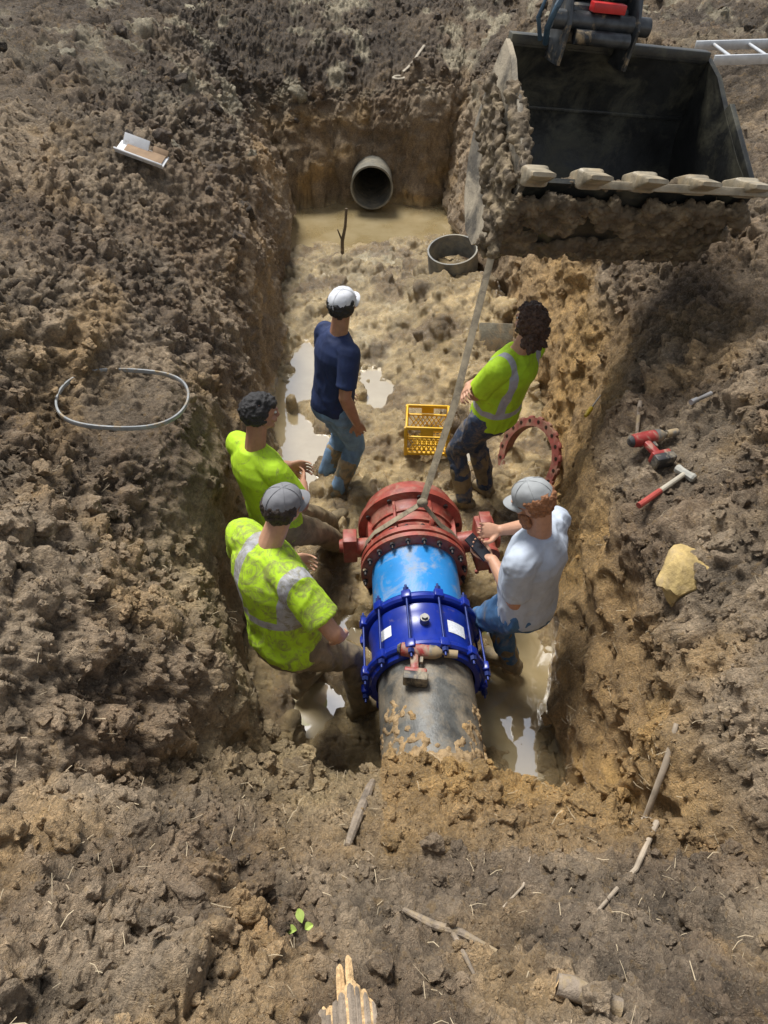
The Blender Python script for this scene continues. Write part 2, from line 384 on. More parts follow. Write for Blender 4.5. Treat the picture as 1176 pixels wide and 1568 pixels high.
def hand(b,w,d,n,side,curl=.6):
    d=V(d).normalized();n=V(n);n=(n-d*n.dot(d)).normalized();s=d.cross(n)*side
    b.loft([(w-d*.02,s*.027,n*.02),(w+d*.015,s*.03,n*.019),(w+d*.06,s*.043,n*.017),(w+d*.095,s*.042,n*.013)],14)
    for k,(o,L) in enumerate(zip((.033,.011,-.011,-.032),(.072,.082,.076,.06))):
        p=w+d*.09+s*o;dd=(d+s*o*2).normalized();r=.0088-.0006*k;pts=[p-d*.02,p]
        for fr,cr in ((.45,.45),(.3,.75),(.25,.6)):
            q=Quaternion(d.cross(n),curl*cr);dd=q@dd;p=p+dd*L*fr;pts.append(p)
        b.limb(pts,[r*1.1,r*1.05,r,r*.93,r*.85])
    t0=w+d*.02+s*.02;t1=w+d*.05+s*.052+n*.012;t2=t1+(d*.8+s*.35+n*.4).normalized()*.034;t3=t2+(d*.9-s*.1+n*.5).normalized()*.028
    b.limb([t0,t1,t2,t3],[.016,.0125,.011,.009])
def wrinkle(a,sc,seed):
    def f(co):
        q=co*np.array([1,1,.5])+.08*np.stack([vnoise(co/.18,seed+1),vnoise(co/.18,seed+2),vnoise(co/.18,seed+3)],1)
        m_=.4+.9*np.clip(vnoise(co/.16,seed+4)+.4,0,1)
        r=(1-np.abs(vnoise(q/sc,seed))*1.6);r2=1-2*np.abs(vnoise(q/(sc*.5),seed+9))
        return a*m_*(.8*r+.3*r2-.3)
    return f
def worker(name,hip,chest,head,F,Rs,look,ankL,ankR,toeL,toeR,wrL,wrR,elL,elR,skin,hair,shirt,pants,boot,g=1.,boots='rubber',cap=None,curlL=.6,curlR=.6,palmL=None,palmR=None,hairstyle='short',beard=False,kneepole=None,handL=None,handR=None,seed=0,wk=.012):
    e=empty(name,(hip[0],hip[1],0));off=V((hip[0],hip[1],0))
    T=lambda q:V(q)-off
    hip,chest,head,ankL,ankR,wrL,wrR=map(T,(hip,chest,head,ankL,ankR,wrL,wrR))
    F=V((*F,0)).normalized();Rr=V((F.y,-F.x,0));Rs=V(Rs).normalized() if Rs else Rr
    U=(chest-hip).normalized();L=(chest-hip).length
    Fs=U.cross(Rs).normalized();Rp=Rr
    def at(t,w,dp,fo=0):
        r=(Rp*(1-t)+Rs*t).normalized() if 0<=t<=1 else (Rp if t<0 else Rs)
        f=U.cross(r).normalized();return (hip+U*L*t+f*fo,r*w*g,f*dp*g)
    shL=chest-Rs*.165*g-U*.062;shR=chest+Rs*.165*g-U*.062
    eL,wL=ik(shL,wrL,.30,.26,elL);eR,wR=ik(shR,wrR,.30,.26,elR)
    hjL=hip-Rp*.09*g-U*.02;hjR=hip+Rp*.09*g-U*.02
    kp=kneepole or F
    kL,aL=ik(hjL,ankL,.44,.43,kp);kR,aR=ik(hjR,ankR,.44,.43,kp)
    look=V(look).normalized();hu=(head-chest).normalized();hu=(hu*.5+V((0,0,.5)));hu=(hu-look*hu.dot(look)).normalized();hr=look.cross(hu).normalized()
    S=.94
    H=lambda r,f,u:head+(hr*r+look*f+hu*u)*S
    ax=(hr*S,look*S,hu*S)
    b=B()
    b.ball(H(0,-.012,.022),(.077,.098,.092),ax,20,14);b.ball(H(0,.022,-.05),(.06,.07,.06),ax,16,12)
    b.ball(H(0,.07,-.098),(.024,.02,.018),ax);b.limb([H(0,.088,.01),H(0,.108,-.032)],[.009,.014])
    for sgn in (-1,1):
        b.ball(H(sgn*.079,-.008,-.012),(.011,.019,.031),ax);b.ball(H(sgn*.03,.083,.028),(.026,.012,.008),ax);b.ball(H(sgn*.04,.06,-.03),(.025,.028,.022),ax)
        b.ball(H(sgn*.013,.1,-.036),.009)
    b.ball(H(0,.09,-.064),(.026,.01,.012),ax)
    nb=chest-U*.03
    b.limb([nb,H(0,-.02,-.06)],[.062,.056]);b.loft([at(.8,.13,.09),at(.95,.12,.075),at(1.02,.06,.06)])
    for sh,el,wr in ((shL,eL,wL),(shR,eR,wR)):
        b.limb([chest-U*.05,sh],[.05,.05]);m1=sh.lerp(el,.45);m2=el.lerp(wr,.3)
        b.limb([sh,m1,el,m2,wr],[.053,.05,.042,.045,.029])
    hL=V(handL).normalized() if handL else (wL-eL).normalized();hR=V(handR).normalized() if handR else (wR-eR).normalized()
    hand(b,wL,hL,palmL or Rs,1,curlL);hand(b,wR,hR,palmR or -Rs,-1,curlR)
    b.remesh('body_skin',skin,e,.0045,2)
    b=B()
    for sgn in (-1,1):
        b.mi=0;b.ball(H(sgn*.031,.077,.008),(.014,.011,.009),ax);b.mi=1;b.ball(H(sgn*.031,.085,.008),(.006,.005,.006),ax)
    b.mi=2;b.ball(H(0,.097,-.067),(.021,.006,.006),ax)
    b.obj('face_features',[EYE,IRIS,LIP],e)
    b=B()
    b.loft([at(-.1,.178,.135),at(.0,.176,.135),at(.15,.174,.132,.01*g),at(.35,.174,.134,.012*g),at(.55,.182,.132,.008),at(.70,.19,.13),at(.82,.178,.12),at(.92,.135,.098),at(.99,.085,.08),at(1.03,.07,.068)],28)
    for sh,el in ((shL,eL),(shR,eR)):
        b.limb([chest-U*.045,sh],[.07*g,.071*g]);c=sh.lerp(el,.75);b.cone(sh,c,.073*g,.069*g);b.cone(sh.lerp(el,.3),c,.070*g,.071*g)
    def rest(me,co):
        q=co-np.array(hip);a=me.attributes.new('rest','FLOAT_VECTOR','POINT')
        f=np.array(Fs);r=np.array(Rs);u=np.array(U)
        a.data.foreach_set('vector',np.stack([q@r/g,q@u,q@f],1).astype(np.float32).ravel())
    b.remesh('shirt',shirt,e,.0075,3,wrinkle(wk,.10,20+seed),rest)
    b=B()
    b.loft([at(.06,.158,.118),at(-.05,.165,.125),at(-.16,.165,.125),at(-.26,.12,.1)],24)
    for hj,k,a in ((hjL,kL,aL),(hjR,kR,aR)):
        m=hj.lerp(k,.5);c=k.lerp(a,.35);b.limb([hj,m,k,c,a+(k-a).normalized()*.04],[.098*min(g,1.15),.088*min(g,1.1),.07,.07,.062])
    b.remesh('trousers',pants,e,.009,2,wrinkle(.018,.085,40+seed))
    b=B()
    for k,a,toe in ((kL,aL,toeL),(kR,aR,toeR)):
        t=V((*toe,0)).normalized();s=V((t.y,-t.x,0));up=V((0,0,1));d=(k-a)
        if boots=='rubber': b.limb([a,a+d*.3,a+d*.62],[.058,.068,.078])
        else: b.limb([a,a+d*.18],[.055,.056])
        z0=a.z-.08
        def rg(f,w,hh): return (V((a.x,a.y,0))+t*f+V((0,0,z0+hh/2)),s*w,up*hh/2)
        b.loft([rg(-.085,.025,.07),rg(-.07,.038,.1),rg(0,.043,.13),rg(.07,.046,.1),rg(.13,.05,.075),rg(.18,.045,.06),rg(.21,.025,.04)],16,p=.75)
    b.remesh('boots',boot,e,.008,2,lambda co:.006*fbm(co,.05,3,3))
    def hb(cond,n,sh,r):
        q=B();k=0
        while k<n:
            dd=V(rng.normal(size=3)).normalized()
            if not cond(dd.x,dd.y,dd.z): continue
            k+=1;j=1+rng.uniform(-.05,.08)
            q.ball(H(dd.x*sh[0]*j,-.012+dd.y*sh[1]*j,.018+dd.z*sh[2]*j),rng.uniform(*r),n=8,k=6)
        return q
    if hairstyle=='curly':
        q=hb(lambda a,c,u:(c<.35 or u>.55) and u>-.95,480,(.088,.103,.098),(.010,.022))
        for _ in range(200): q.ball(H(rng.uniform(-.085,.085),rng.uniform(-.12,-.03),rng.uniform(-.14,-.03)),rng.uniform(.012,.02),n=8,k=6)
        q.remesh('hair',hair,e,.0055,0,lambda co:.010*vnoise(co/.012,5))
    elif hairstyle=='short':
        q=hb(lambda a,c,u:(c<.15 and u>-.55) or (u>.35 and c<.8),300,(.077,.1,.092),(.014,.02))
        q.remesh('hair',hair,e,.006,1,lambda co:.004*vnoise(co/.01,5))
    elif hairstyle=='undercap':
        q=hb(lambda a,c,u:c<.1 and u<.3 and u>-.75,240,(.077,.096,.095),(.011,.019))
        q.remesh('hair',hair,e,.0055,1,lambda co:.005*vnoise(co/.01,5))
    if beard:
        q=B()
        for _ in range(200):
            t=rng.uniform(-1.5,1.5);u=rng.uniform(-.125,-.05)
            q.ball(H(math.sin(t)*.066,.02+math.cos(t)*.072,u-.01*math.cos(t)),rng.uniform(.011,.017),n=8,k=6)
        q.remesh('beard',hair,e,.006,1,lambda co:.003*vnoise(co/.01,5))
    if cap:
        q=B();rings=[]
        for j in range(10):
            ph=j/9*math.pi/2*.985;cc=math.cos(ph)**.8*S
            rings.append((H(0,-.012,.035+.085*math.sin(ph)),hr*.088*cc,look*.109*cc))
        q.loft([(H(0,-.012,.012),hr*.086*S,look*.106*S)]+rings,32)
        q.ball(H(0,-.012,.122),.008)
        q.remesh('cap_crown',cap,e,.005,1,lambda co:.0025*vnoise(co/.03,8))
        q=B();vs=[];fs=[];n=13;m=5
        for lay in (0,1):
            for j in range(m):
                for i in range(n):
                    t=(i/(n-1)-.5)*2;a=t*1.2;rr=j/(m-1)
                    px=math.sin(a)*.084;py=-.012+math.cos(a)*.102+rr*.072*math.cos(t*1.35)**.6
                    vs.append(H(px,py,.016-.022*t*t-.012*rr+(.004 if lay else 0)))
        for lay in (0,1):
            for j in range(m-1):
                for i in range(n-1):
                    a=lay*n*m+j*n+i;fs.append((a,a+1,a+n+1,a+n))
        for i in range(n-1): a=(m-1)*n+i;fs.append((a,a+1,a+1+n*m,a+n*m))
        for j in range(m-1):
            a=j*n;fs.append((a,a+n,a+n+n*m,a+n*m));a=j*n+n-1;fs.append((a,a+n,a+n+n*m,a+n*m))
        q.add(vs,fs);q.obj('cap_brim',cap,e)
        q=B()
        for k in range(6):
            a=k*math.pi/3;pts=[H(math.sin(a)*.089*math.cos(ph)**.8,-.012+math.cos(a)*.110*math.cos(ph)**.8,.036+.0855*math.sin(ph)) for ph in (0,.3,.6,.9,1.2,1.5)]
            q.tube(pts,[.0018]*6,5)
        q.obj('cap_seams',cap,e)
        q=B();q.ball(H(0,-.106,.045),(.03,.012,.02),ax);q.obj('cap_back_opening',IRIS,e)
    return e
HIV=(.46,.72,.02)
S_C=shirt_mat('hi_vis_shirt',HIV,.42,False);S_D=shirt_mat('hi_vis_shirt_muddy',HIV,.66,True,.20);S_B=shirt_mat('hi_vis_shirt_striped',HIV,.25,True,.1)
S_A=shirt_mat('navy_shirt',(.012,.026,.09),.0,False);S_E=shirt_mat('white_shirt',(.50,.56,.65),.02,False)
JL=mat('jeans_light',(.16,.27,.42),.85,var=.35,vs=10,mud=.2,ms=7,bmp=.3,bs=200,soft=.3);JD=mat('jeans_dark',(.035,.055,.10),.85,var=.35,vs=10,mud=.5,ms=12,bmp=.3,bs=200,soft=.3)
JB=mat('jeans_blue',(.055,.14,.28),.85,var=.4,vs=10,mud=.32,ms=9,bmp=.3,bs=200,soft=.3);KH=mat('trousers_muddy',(.17,.135,.08),.8,var=.4,vs=10,mud=.6,ms=8,bmp=.4,bs=120,soft=.25)
BR=mat('rubber_boot',(.12,.125,.105),.4,mud=.55,ms=9);BM=mat('muddy_boot',(.14,.11,.065),.4,var=.4,mud=.65,ms=9,bmp=.4,mudcol=(.28,.21,.115),soft=.25)
CW=mat('cap_white',(.62,.63,.66),.8,var=.08,bmp=.1);CG=mat('cap_grey',(.19,.19,.2),.8,var=.12,bmp=.1);CG2=mat('cap_light_grey',(.30,.31,.31),.8,var=.12,bmp=.1)
worker('construction_worker',(-.37,4.30,.95),(-.30,4.30,1.47),(-.26,4.31,1.68),(.85,.53),None,(.55,.83,.08),(-.47,4.44,.12),(-.36,4.26,.12),(.1,1),(.85,.4),(-.3,4.5,.9),(-.19,4.12,.88),(-.5,-.5,0),(-.5,-.6,0),SKIN2,HAIR['black'],S_A,JL,BR,1.,'rubber',CW,hairstyle='undercap',curlR=.5,palmR=V((-.3,.9,0)),seed=1)
worker('construction_worker',(.78,4.20,.93),(.86,4.12,1.45),(.90,4.10,1.67),(-.72,.69),None,(-.55,.83,-.05),(.62,4.14,.12),(.80,4.30,.12),(-.8,.3),(-.6,.8),(.74,4.32,1.17),(.56,4.10,1.20),(-.6,-.5,-.6),(.6,.9,-.6),SKIN,HAIR['brown'],S_B,JD,BM,1.14,'rubber',None,hairstyle='curly',curlL=.9,curlR=.9,palmL=V((.3,-.4,-.4)),palmR=V((.4,-.3,-.4)),handL=(.4,.8,-.1),handR=(-.3,-.9,.1),seed=2)
worker('construction_worker',(-.66,3.22,.84),(-.74,3.26,1.35),(-.68,3.31,1.565),(.72,.69),None,(.85,.5,-.15),(-.34,3.9,.12),(-.28,3.66,.12),(.5,.85),(.9,.3),(-.60,3.55,.98),(-.50,3.40,.96),(-.8,.1,-.3),(.3,-.9,-.3),SKIN2,HAIR['black'],S_C,KH,BM,1.07,'rubber',None,hairstyle='short',seed=3)
worker('construction_worker',(-.52,2.34,.88),(-.57,2.43,1.41),(-.47,2.52,1.61),(.75,.66),None,(.66,.72,-.12),(-.50,2.52,.12),(-.14,2.36,.12),(.5,.8),(.9,.45),(-.52,2.76,.98),(-.22,2.26,.94),(-.7,.2,-.5),(.6,-.9,-.1),SKIN,HAIR['dbrown'],S_D,KH,BM,1.27,'rubber',CG,hairstyle='undercap',seed=4)
worker('construction_worker',(.77,2.52,.92),(.76,2.52,1.42),(.695,2.53,1.635),(-.8,.6),None,(-.75,.45,-.45),(.50,2.92,.12),(.79,2.68,.12),(-.7,.7),(-.7,.5),(.57,2.62,1.12),(.62,2.76,1.20),(.3,-.6,-1),(.3,.9,-.9),SKIN,HAIR['red'],S_E,JB,BM,1.1,'rubber',CG2,hairstyle='undercap',beard=True,curlL=1.,curlR=.9,palmL=V((0,.3,1)),palmR=V((-.3,-.6,.6)),handL=(-.8,.5,.1),handR=(-.8,-.1,.1),seed=5,wk=.010)
PH=mat('phone_case',(.02,.02,.025),.25,var=.05)
b=B();b.box((0,0,0),(.038,.076,.005),bev=.3);o=b.obj('mobile_phone',PH);o.location=(.495,2.67,1.165);o.rotation_euler=(.5,.1,.9)
# ------------------------------------------------------------ pipework
RED=mat('red_paint',(.28,.055,.038),.45,var=.35,mud=.45,ms=8,bmp=.15,mudcol=(.34,.19,.13),soft=.25);BLU=mat('coupling_blue',(.008,.026,.27),.3,var=.15,mud=.2,ms=8,soft=.25)
LBL=mat('pipe_light_blue',(.025,.23,.58),.35,var=.15,vs=5,mud=.42,ms=4,mudcol=(.38,.36,.30),soft=.25);GRY=mat('ductile_pipe',(.10,.10,.092),.45,metal=.1,var=.5,vs=9,mud=.62,ms=4,mudcol=(.32,.25,.16),bmp=.3,soft=.3)
STL=mat('steel',(.25,.24,.22),.4,metal=.8,var=.3);BLT=mat('bolt_dark',(.05,.045,.045),.5,metal=.6,var=.4,mud=.15);LABEL=mat('label',(.7,.72,.76),.5,var=.2,vs=60)
MUDM=mat('mud_clump',(.30,.205,.105),.8,var=.4,vs=25,mud=.35,ms=7,mudcol=(.44,.26,.085),bmp=1.,bs=50,soft=.2)
PR=(.33,0,.5);PA=.045
def pe(name): return empty(name,PR,(0,0,PA))
e=pe('ductile_iron_water_main');b=B();b.lathe([(1.2,.262),(2.75,.262),(2.75,.235),(1.2,.235)],72);b.obj('barrel',GRY,e)
e2=pe('blue_pvc_pipe');b=B();b.lathe([(2.5,.268),(3.15,.268),(3.15,.24),(2.5,.24)],72);b.obj('barrel',LBL,e2)
e=pe('restrained_coupling');b=B()
b.lathe([(2.33,.275),(2.33,.305),(2.38,.30),(2.40,.29),(2.52,.29),(2.54,.30),(2.59,.305),(2.59,.275)],80)
for y0 in (2.285,2.605):
    b.lathe([(y0,.275),(y0,.328),(y0+.012,.34),(y0+.030,.34),(y0+.042,.328),(y0+.042,.275)],80)
for y0 in (2.262,2.65): b.lathe([(y0,.272),(y0,.30),(y0+.02,.31),(y0+.02,.272)],80)
b.obj('sleeve_and_rings',BLU,e)
b=B();q=B()
for k in range(12):
    a=2*math.pi*(k+.5)/12;c=V((math.cos(a),0,math.sin(a)));p=c*.346
    Rm=Matrix.Rotation(-a,3,'Y')
    for yy in (2.30,2.63): b.box(p*.985+V((0,yy,0)),(.02,.026,.027),Rm,.2)
    q.cone(p*.99+V((0,2.22,0)),p*.99+V((0,2.70,0)),.007)
    for yy in (2.255,2.665): q.cone(p*.99+V((0,yy-.012,0)),p*.99+V((0,yy+.012,0)),.018,n=6)
b.obj('lugs',BLU,e);q.obj('bolts',mat('bolt_blue',(.02,.035,.16),.4,metal=.4),e)
q=B();q.cone((.0,2.47,.285),(.0,2.47,.33),.026);q.cone((.0,2.47,.33),(.0,2.47,.345),.018,n=6);q.obj('top_plug',STL,e)
def patch(name,a0,a1,y0,y1,r,m,par):
    q=B();vs=[];fs=[];n=8
    for i in range(n+1):
        a=math.radians(a0+(a1-a0)*i/n)
        for yy in (y0,y1): vs.append((math.cos(a)*r,yy,math.sin(a)*r))
    for i in range(n): fs.append((2*i,2*i+1,2*i+3,2*i+2))
    q.add(vs,fs);q.obj(name,m,par)
patch('sticker_right',40,64,2.42,2.50,.2925,LABEL,e);patch('sticker_left',128,146,2.43,2.50,.2925,LABEL,e)
e=pe('butterfly_valve');b=B()
b.lathe([(3.07,.262),(3.07,.30),(3.085,.335),(3.115,.335),(3.12,.30),(3.13,.295),(3.135,.335),(3.17,.335),(3.18,.29),(3.24,.268),(3.38,.272),(3.44,.30),(3.455,.345),(3.50,.345),(3.51,.31),(3.60,.305),(3.62,.29),(3.62,.25),(3.3,.24),(3.07,.24)],96)
b.lathe([(3.27,.268),(3.27,.287),(3.29,.287),(3.29,.268)],80);b.lathe([(3.36,.268),(3.36,.285),(3.375,.285),(3.375,.268)],80)
for k in range(8):
    a=2*math.pi*(k+.5)/8;Rm=Matrix.Rotation(-a,3,'Y');b.box(V((math.cos(a)*.285,3.315,math.sin(a)*.285)),(.02,.13,.008),Rm,.1)
b.obj('body_and_flanges',RED,e)
q=B()
for k in range(20):
    a=2*math.pi*(k+.5)/20;p=V((math.cos(a)*.312,0,math.sin(a)*.312))
    q.cone(p+V((0,3.03,0)),p+V((0,3.20,0)),.008);q.cone(p+V((0,3.055,0)),p+V((0,3.072,0)),.017,n=6);q.cone(p+V((0,3.17,0)),p+V((0,3.188,0)),.017,n=6)
    if k%2==0: q.cone(p+V((0,3.435,0)),p+V((0,3.453,0)),.016,n=6)
q.obj('flange_bolts',BLT,e)
b=B();b.cone((-.28,3.31,0),(-.42,3.31,0),.065,.06);b.box((-.40,3.31,.02),(.045,.06,.10));b.cone((-.445,3.31,.02),(-.47,3.31,.02),.05,.04)
b.obj('trunnion_housing',RED,e)
b=B();b.cone((.28,3.30,.02),(.40,3.30,.04),.07);b.box((.455,3.25,.07),(.06,.10,.16),Matrix.Rotation(.12,3,'Z'));b.box((.47,3.34,.02),(.065,.07,.11));b.cone((.45,3.20,.16),(.45,3.06,.18),.055,.05,20);b.cone((.45,3.06,.18),(.45,3.03,.182),.062,.062,20)
b.cone((.52,3.27,.10),(.55,3.27,.10),.075,.07,24);b.box((.455,3.30,.235),(.035,.05,.02))
for dx,dz in ((-.045,-.11),(.045,-.11),(-.045,.2),(.045,.2)): b.cone((.455+dx,3.14,.02+dz),(.455+dx,3.16,.02+dz),.014,n=6)
b.obj('gearbox',RED,e)
def lump(name,cs,parent=None,vox=.012,m=MUDM,d=.02,ds=.05):
    q=B()
    for c,r in cs: q.ball(c,r,n=10,k=7)
    return q.remesh(name,m,parent,vox,3,lambda co:d*fbm(co,ds,3,77)+d*.9*np.abs(fbm(co,ds*.4,3,78))-.3*d)
cs=[]
for k in range(760):
    yy=rng.uniform(1.45,2.06);a=rng.uniform(2,178);a_=math.radians(a)
    if yy>1.86+.12*math.sin(a/17.)+.1*abs(math.cos(a_)): continue
    rr=.253+max(0,1.75-yy)*.12
    cs.append(((.33-.045*yy+math.cos(a_)*rr,yy,.5+math.sin(a_)*rr),rng.uniform(.012,.028)*(1.5 if yy<1.7 else .8)))
lump('mud_on_pipe',cs,vox=.008,d=.014,ds=.03)
# ------------------------------------------------------------ far pipe
b=B();b.lathe([(9.93,.275),(9.90,.28),(9.90,.258),(9.93,.25),(13,.25),(13,.27),(10,.27)],72)
CON=mat('old_pipe',(.15,.14,.11),.75,var=.4,vs=8,mud=.45,ms=5,mudcol=(.26,.22,.15),bmp=.5,bs=30,soft=.2)
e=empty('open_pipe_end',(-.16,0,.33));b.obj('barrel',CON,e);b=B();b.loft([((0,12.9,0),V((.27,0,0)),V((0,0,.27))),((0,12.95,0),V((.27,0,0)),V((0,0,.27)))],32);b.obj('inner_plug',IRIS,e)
# ------------------------------------------------------------ bucket
BK=mat('bucket_steel',(.024,.025,.024),.4,metal=.2,var=.5,vs=5,mud=.52,ms=3.5,mudcol=(.13,.12,.075),bmp=.25,bs=25,soft=.35);BKO=mat('bucket_outer',(.10,.088,.07),.6,metal=.1,var=.5,vs=5,mud=.68,ms=4,mudcol=(.38,.32,.23),bmp=.5,soft=.2)
TOO=mat('bucket_teeth',(.30,.255,.18),.5,metal=.1,var=.4,vs=12,mud=.45,ms=9,mudcol=(.34,.26,.155),bmp=.4,bs=40,soft=.2)
e=empty('excavator_bucket',(1.22,4.20,2.06),(0,math.radians(6.5),math.radians(10)))
prof=[(-.32,.50),(-.24,.36),(-.12,.18),(.0,.05),(.12,-.02),(.28,.0),(.45,.13),(.56,.32),(.60,.52),(.56,.72),(.5,.89),(.46,.96)]
def hw(zz): return .67-.09*zz
n=len(prof);inn=[]
for i,(a,c) in enumerate(prof):
    p0=V(prof[max(i-1,0)]);p1=V(prof[min(i+1,n-1)]);t=(p1-p0).normalized();nn=V((-t.y,t.x))
    inn.append((a+nn.x*.03,c+nn.y*.03))
vs=[];fs=[]
for lst in (prof,inn):
    for a,c in lst:
        for k in range(9): vs.append(((k/4-1)*hw(c),a,c))
for l in (0,1):
    for i in range(n-1):
        for k in range(8):
            a=l*n*9+i*9+k;fs.append((a,a+1,a+10,a+9))
for i in (0,n-1):
    for k in range(8): a=i*9+k;fs.append((a,a+1,a+1+n*9,a+n*9))
for k in (0,8):
    for i in range(n-1): a=i*9+k;fs.append((a,a+9,a+9+n*9,a+n*9))
b=B();b.add(vs,fs);b.obj('shell',BK,e,ang=50)
for s,nm,mm in ((-1,'side_plate_a',BKO),(1,'side_plate_b',BK)):
    b=B();vs=[]
    for o_ in (0,.03):
        for a,c in prof+[(.30,.90),(.10,.75),(-.12,.60)]: vs.append((s*(hw(c)+o_),a,c))
    m=n+3;fs=[tuple(range(m)),tuple(range(m,2*m))]+[(i,(i+1)%m,(i+1)%m+m,i+m) for i in range(m)]
    b.add(vs,fs)
    b.bar((s*(hw(.5)+.02),-.29,.52),(s*(hw(.8)+.02),.13,.80),.022,.016,V((1,0,0)))
    b.obj(nm,mm,e)
b=B();b.box((0,.47,.96),(.59,.035,.03));b.box((0,.552,.62),(.6,.014,.01));b.bar((-.62,.0,.105),(.62,.0,.105),.02,.012);b.obj('reinforcing_bars',BK,e)
b=B();td=V((-.05,-.27,.10)).normalized();tx=V((1,0,0));tn=tx.cross(td).normalized();tx=td.cross(tn).normalized()
if tn.z<0: tn=-tn
q_m=Matrix((tx,td,tn)).transposed()
b.box((0,-.31,.50),(.68,.05,.02),q_m)
for k in range(5):
    xx=-.60+k*.295;r0=V((xx,-.30,.52))
    b.loft([(r0-td*.10,tx*.07,tn*.04),(r0+td*.04,tx*.068,tn*.05),(r0+td*.06,tx*.05,tn*.038),(r0+td*.15,tx*.06-td*.02,tn*.026),(r0+td*.25,tx*.064-td*.035,tn*.010)],16,p=.35)
b.obj('cutting_edge_and_teeth',TOO,e,ang=30)
BMUD=mat('bucket_mud',(.12,.088,.052),.8,var=.6,vs=12,mud=.36,ms=6,mudcol=(.30,.23,.135),bmp=1.,bs=40,soft=.2)
cs=[]
for k in range(1050):
    t=rng.random();xx=rng.uniform(-.69,.69);a=-.32+t*.42;c=.45-t*.46
    if fbm(np.array([[xx,t,0.]]),.3,2,9)[0]<-.3: continue
    cs.append(((xx,a-.02,c-.03),rng.uniform(.015,.05)))
for k in range(520):
    t=rng.random();u=rng.random();cs.append(((-.68-.025*rng.random(),-.27+t*.62,.46+t*.36-u*(.40-.1*t)),rng.uniform(.012,.034)))
for k in range(200):
    t=rng.random();cs.append(((-.65+rng.uniform(-.02,.05),-.30+t*.45,.53+t*.30),rng.uniform(.010,.03)))
for k in range(190):
    cs.append(((rng.uniform(-.66,.66),-.27+rng.uniform(-.03,.03),.49),rng.uniform(.01,.026)))
lump('caked_mud',cs,e,vox=.010,m=BMUD,d=.034,ds=.07)
b=B()
for xx in (-.36,.02):
    b.loft([((xx,.44,.89),V((.022,0,0)),V((0,.16,0))),((xx,.40,1.08),V((.022,0,0)),V((0,.15,0))),((xx,.42,1.22),V((.022,0,0)),V((0,.10,0)))],16,p=.7)
b.box((-.17,.44,1.07),(.16,.10,.09));b.cone((-.44,.32,1.09),(.10,.32,1.09),.045,n=20);b.cone((-.42,.46,1.21),(.08,.46,1.21),.05,n=20);b.cone((-.32,.26,1.03),(-.02,.26,1.03),.035,n=16)
b.obj('coupler_ears',mat('coupler_steel',(.06,.065,.07),.4,metal=.5,var=.5,mud=.25),e)
b=B();b.box((-.16,.30,1.16),(.09,.03,.022));b.obj('coupler_latch',mat('latch_red',(.45,.02,.02),.4,var=.2,mud=.1),e)
b=B();b.bar((-.15,.50,1.21),(-.15,1.6,2.85),.13,.16);b.bar((-.15,.2,1.95),(-.15,.46,1.31),.05,.05)
b.obj('stick_arm',mat('machine_paint',(.10,.10,.10),.4,var=.2,mud=.1),e)
b=B();b.tube([(-.39,.30,1.26),(-.45,.26,1.15),(-.46,.30,1.05),(-.42,.38,.97)],[.016]*4);b.tube([(-.48,.33,1.21),(-.52,.30,1.09),(-.47,.34,.99)],[.012]*3);b.obj('hydraulic_hose',mat('hose_blue',(.04,.08,.12),.5),e)
# ------------------------------------------------------------ sling
SL=mat('sling_webbing',(.26,.215,.145),.8,var=.3,vs=20,mud=.4,ms=12,mudcol=(.16,.13,.09))
b=B();cx=.33-.045*3.28;ap=V((cx+.05,3.26,.93))
b.tube([ap,V((.42,3.6,1.42)),V((.62,4.03,2.2)),V((.66,4.1,2.35))],[.024,.024,.022,.022],8,.12)
for s in (-1,1):
    pts=[ap]
    for a in (58,40,20,0,-25,-50): 
        t=math.radians(a);pts.append(V((cx+s*math.cos(t)*.315,3.23,.5+math.sin(t)*.315)))
    b.tube(pts,[.022]*len(pts),8,.2)
b.ball(ap,(.035,.03,.03));b.obj('lifting_sling',SL)
# ------------------------------------------------------------ small objects
def impact(name,loc,rot,mudamt,sc):
    e=empty(name,loc,rot);e.scale=(sc,)*3
    mc=(.33,.28,.20);r=mat('tool_red',(.30,.035,.03),.45,var=.2,mud=mudamt,ms=14,mudcol=mc,soft=.2);k=mat('tool_black',(.03,.03,.032),.5,var=.3,mud=mudamt,ms=14,mudcol=mc,soft=.2);s=mat('tool_nose',(.22,.21,.19),.45,metal=.5,mud=mudamt,ms=14)
    b=B();ring=lambda x_,r_:((x_,0,0),V((0,r_,0)),V((0,0,r_)))
    b.loft([ring(-.10,.02),ring(-.095,.031),ring(-.06,.034),ring(.0,.034),ring(.03,.032)],20);b.box((-.03,-.065,0),(.019,.05,.016),Matrix.Rotation(.12,3,'Z'),.35);b.box((-.02,-.12,0),(.05,.012,.03),None,.3);b.obj('housing',r,e)
    b=B();b.box((-.018,-.15,0),(.055,.022,.034),None,.2);b.box((0,-.05,0),(.008,.016,.010),None,.3);b.loft([ring(-.115,.016),ring(-.10,.03)],16);b.obj('battery_and_trigger',k,e)
    b=B();b.loft([ring(.03,.034),ring(.06,.032),ring(.08,.022),ring(.09,.014)],20);b.cone((.09,0,0),(.12,0,0),.009);b.cone((.10,0,0),(.16,0,0),.019,n=16);b.obj('nose_and_socket',s,e)
impact('impact_wrench',(.20,2.27,.80),(0,.0,-.12),.66,1.15)
zz=gzl((1.28,2.9),(1.50,3.1));impact('impact_wrench',(1.39,3.06,zz+.045),(.12,.05,.35),.45,1.1)
h0=V((1.225,2.58,0));h1=V((1.51,2.80,0));h0.z=gz(h0.x,h0.y)+.03;h1.z=gz(h1.x,h1.y)+.035
mid=gzl(h0,h1)+.012;h0.z=max(h0.z,mid-.01);h1.z=max(h1.z,mid)
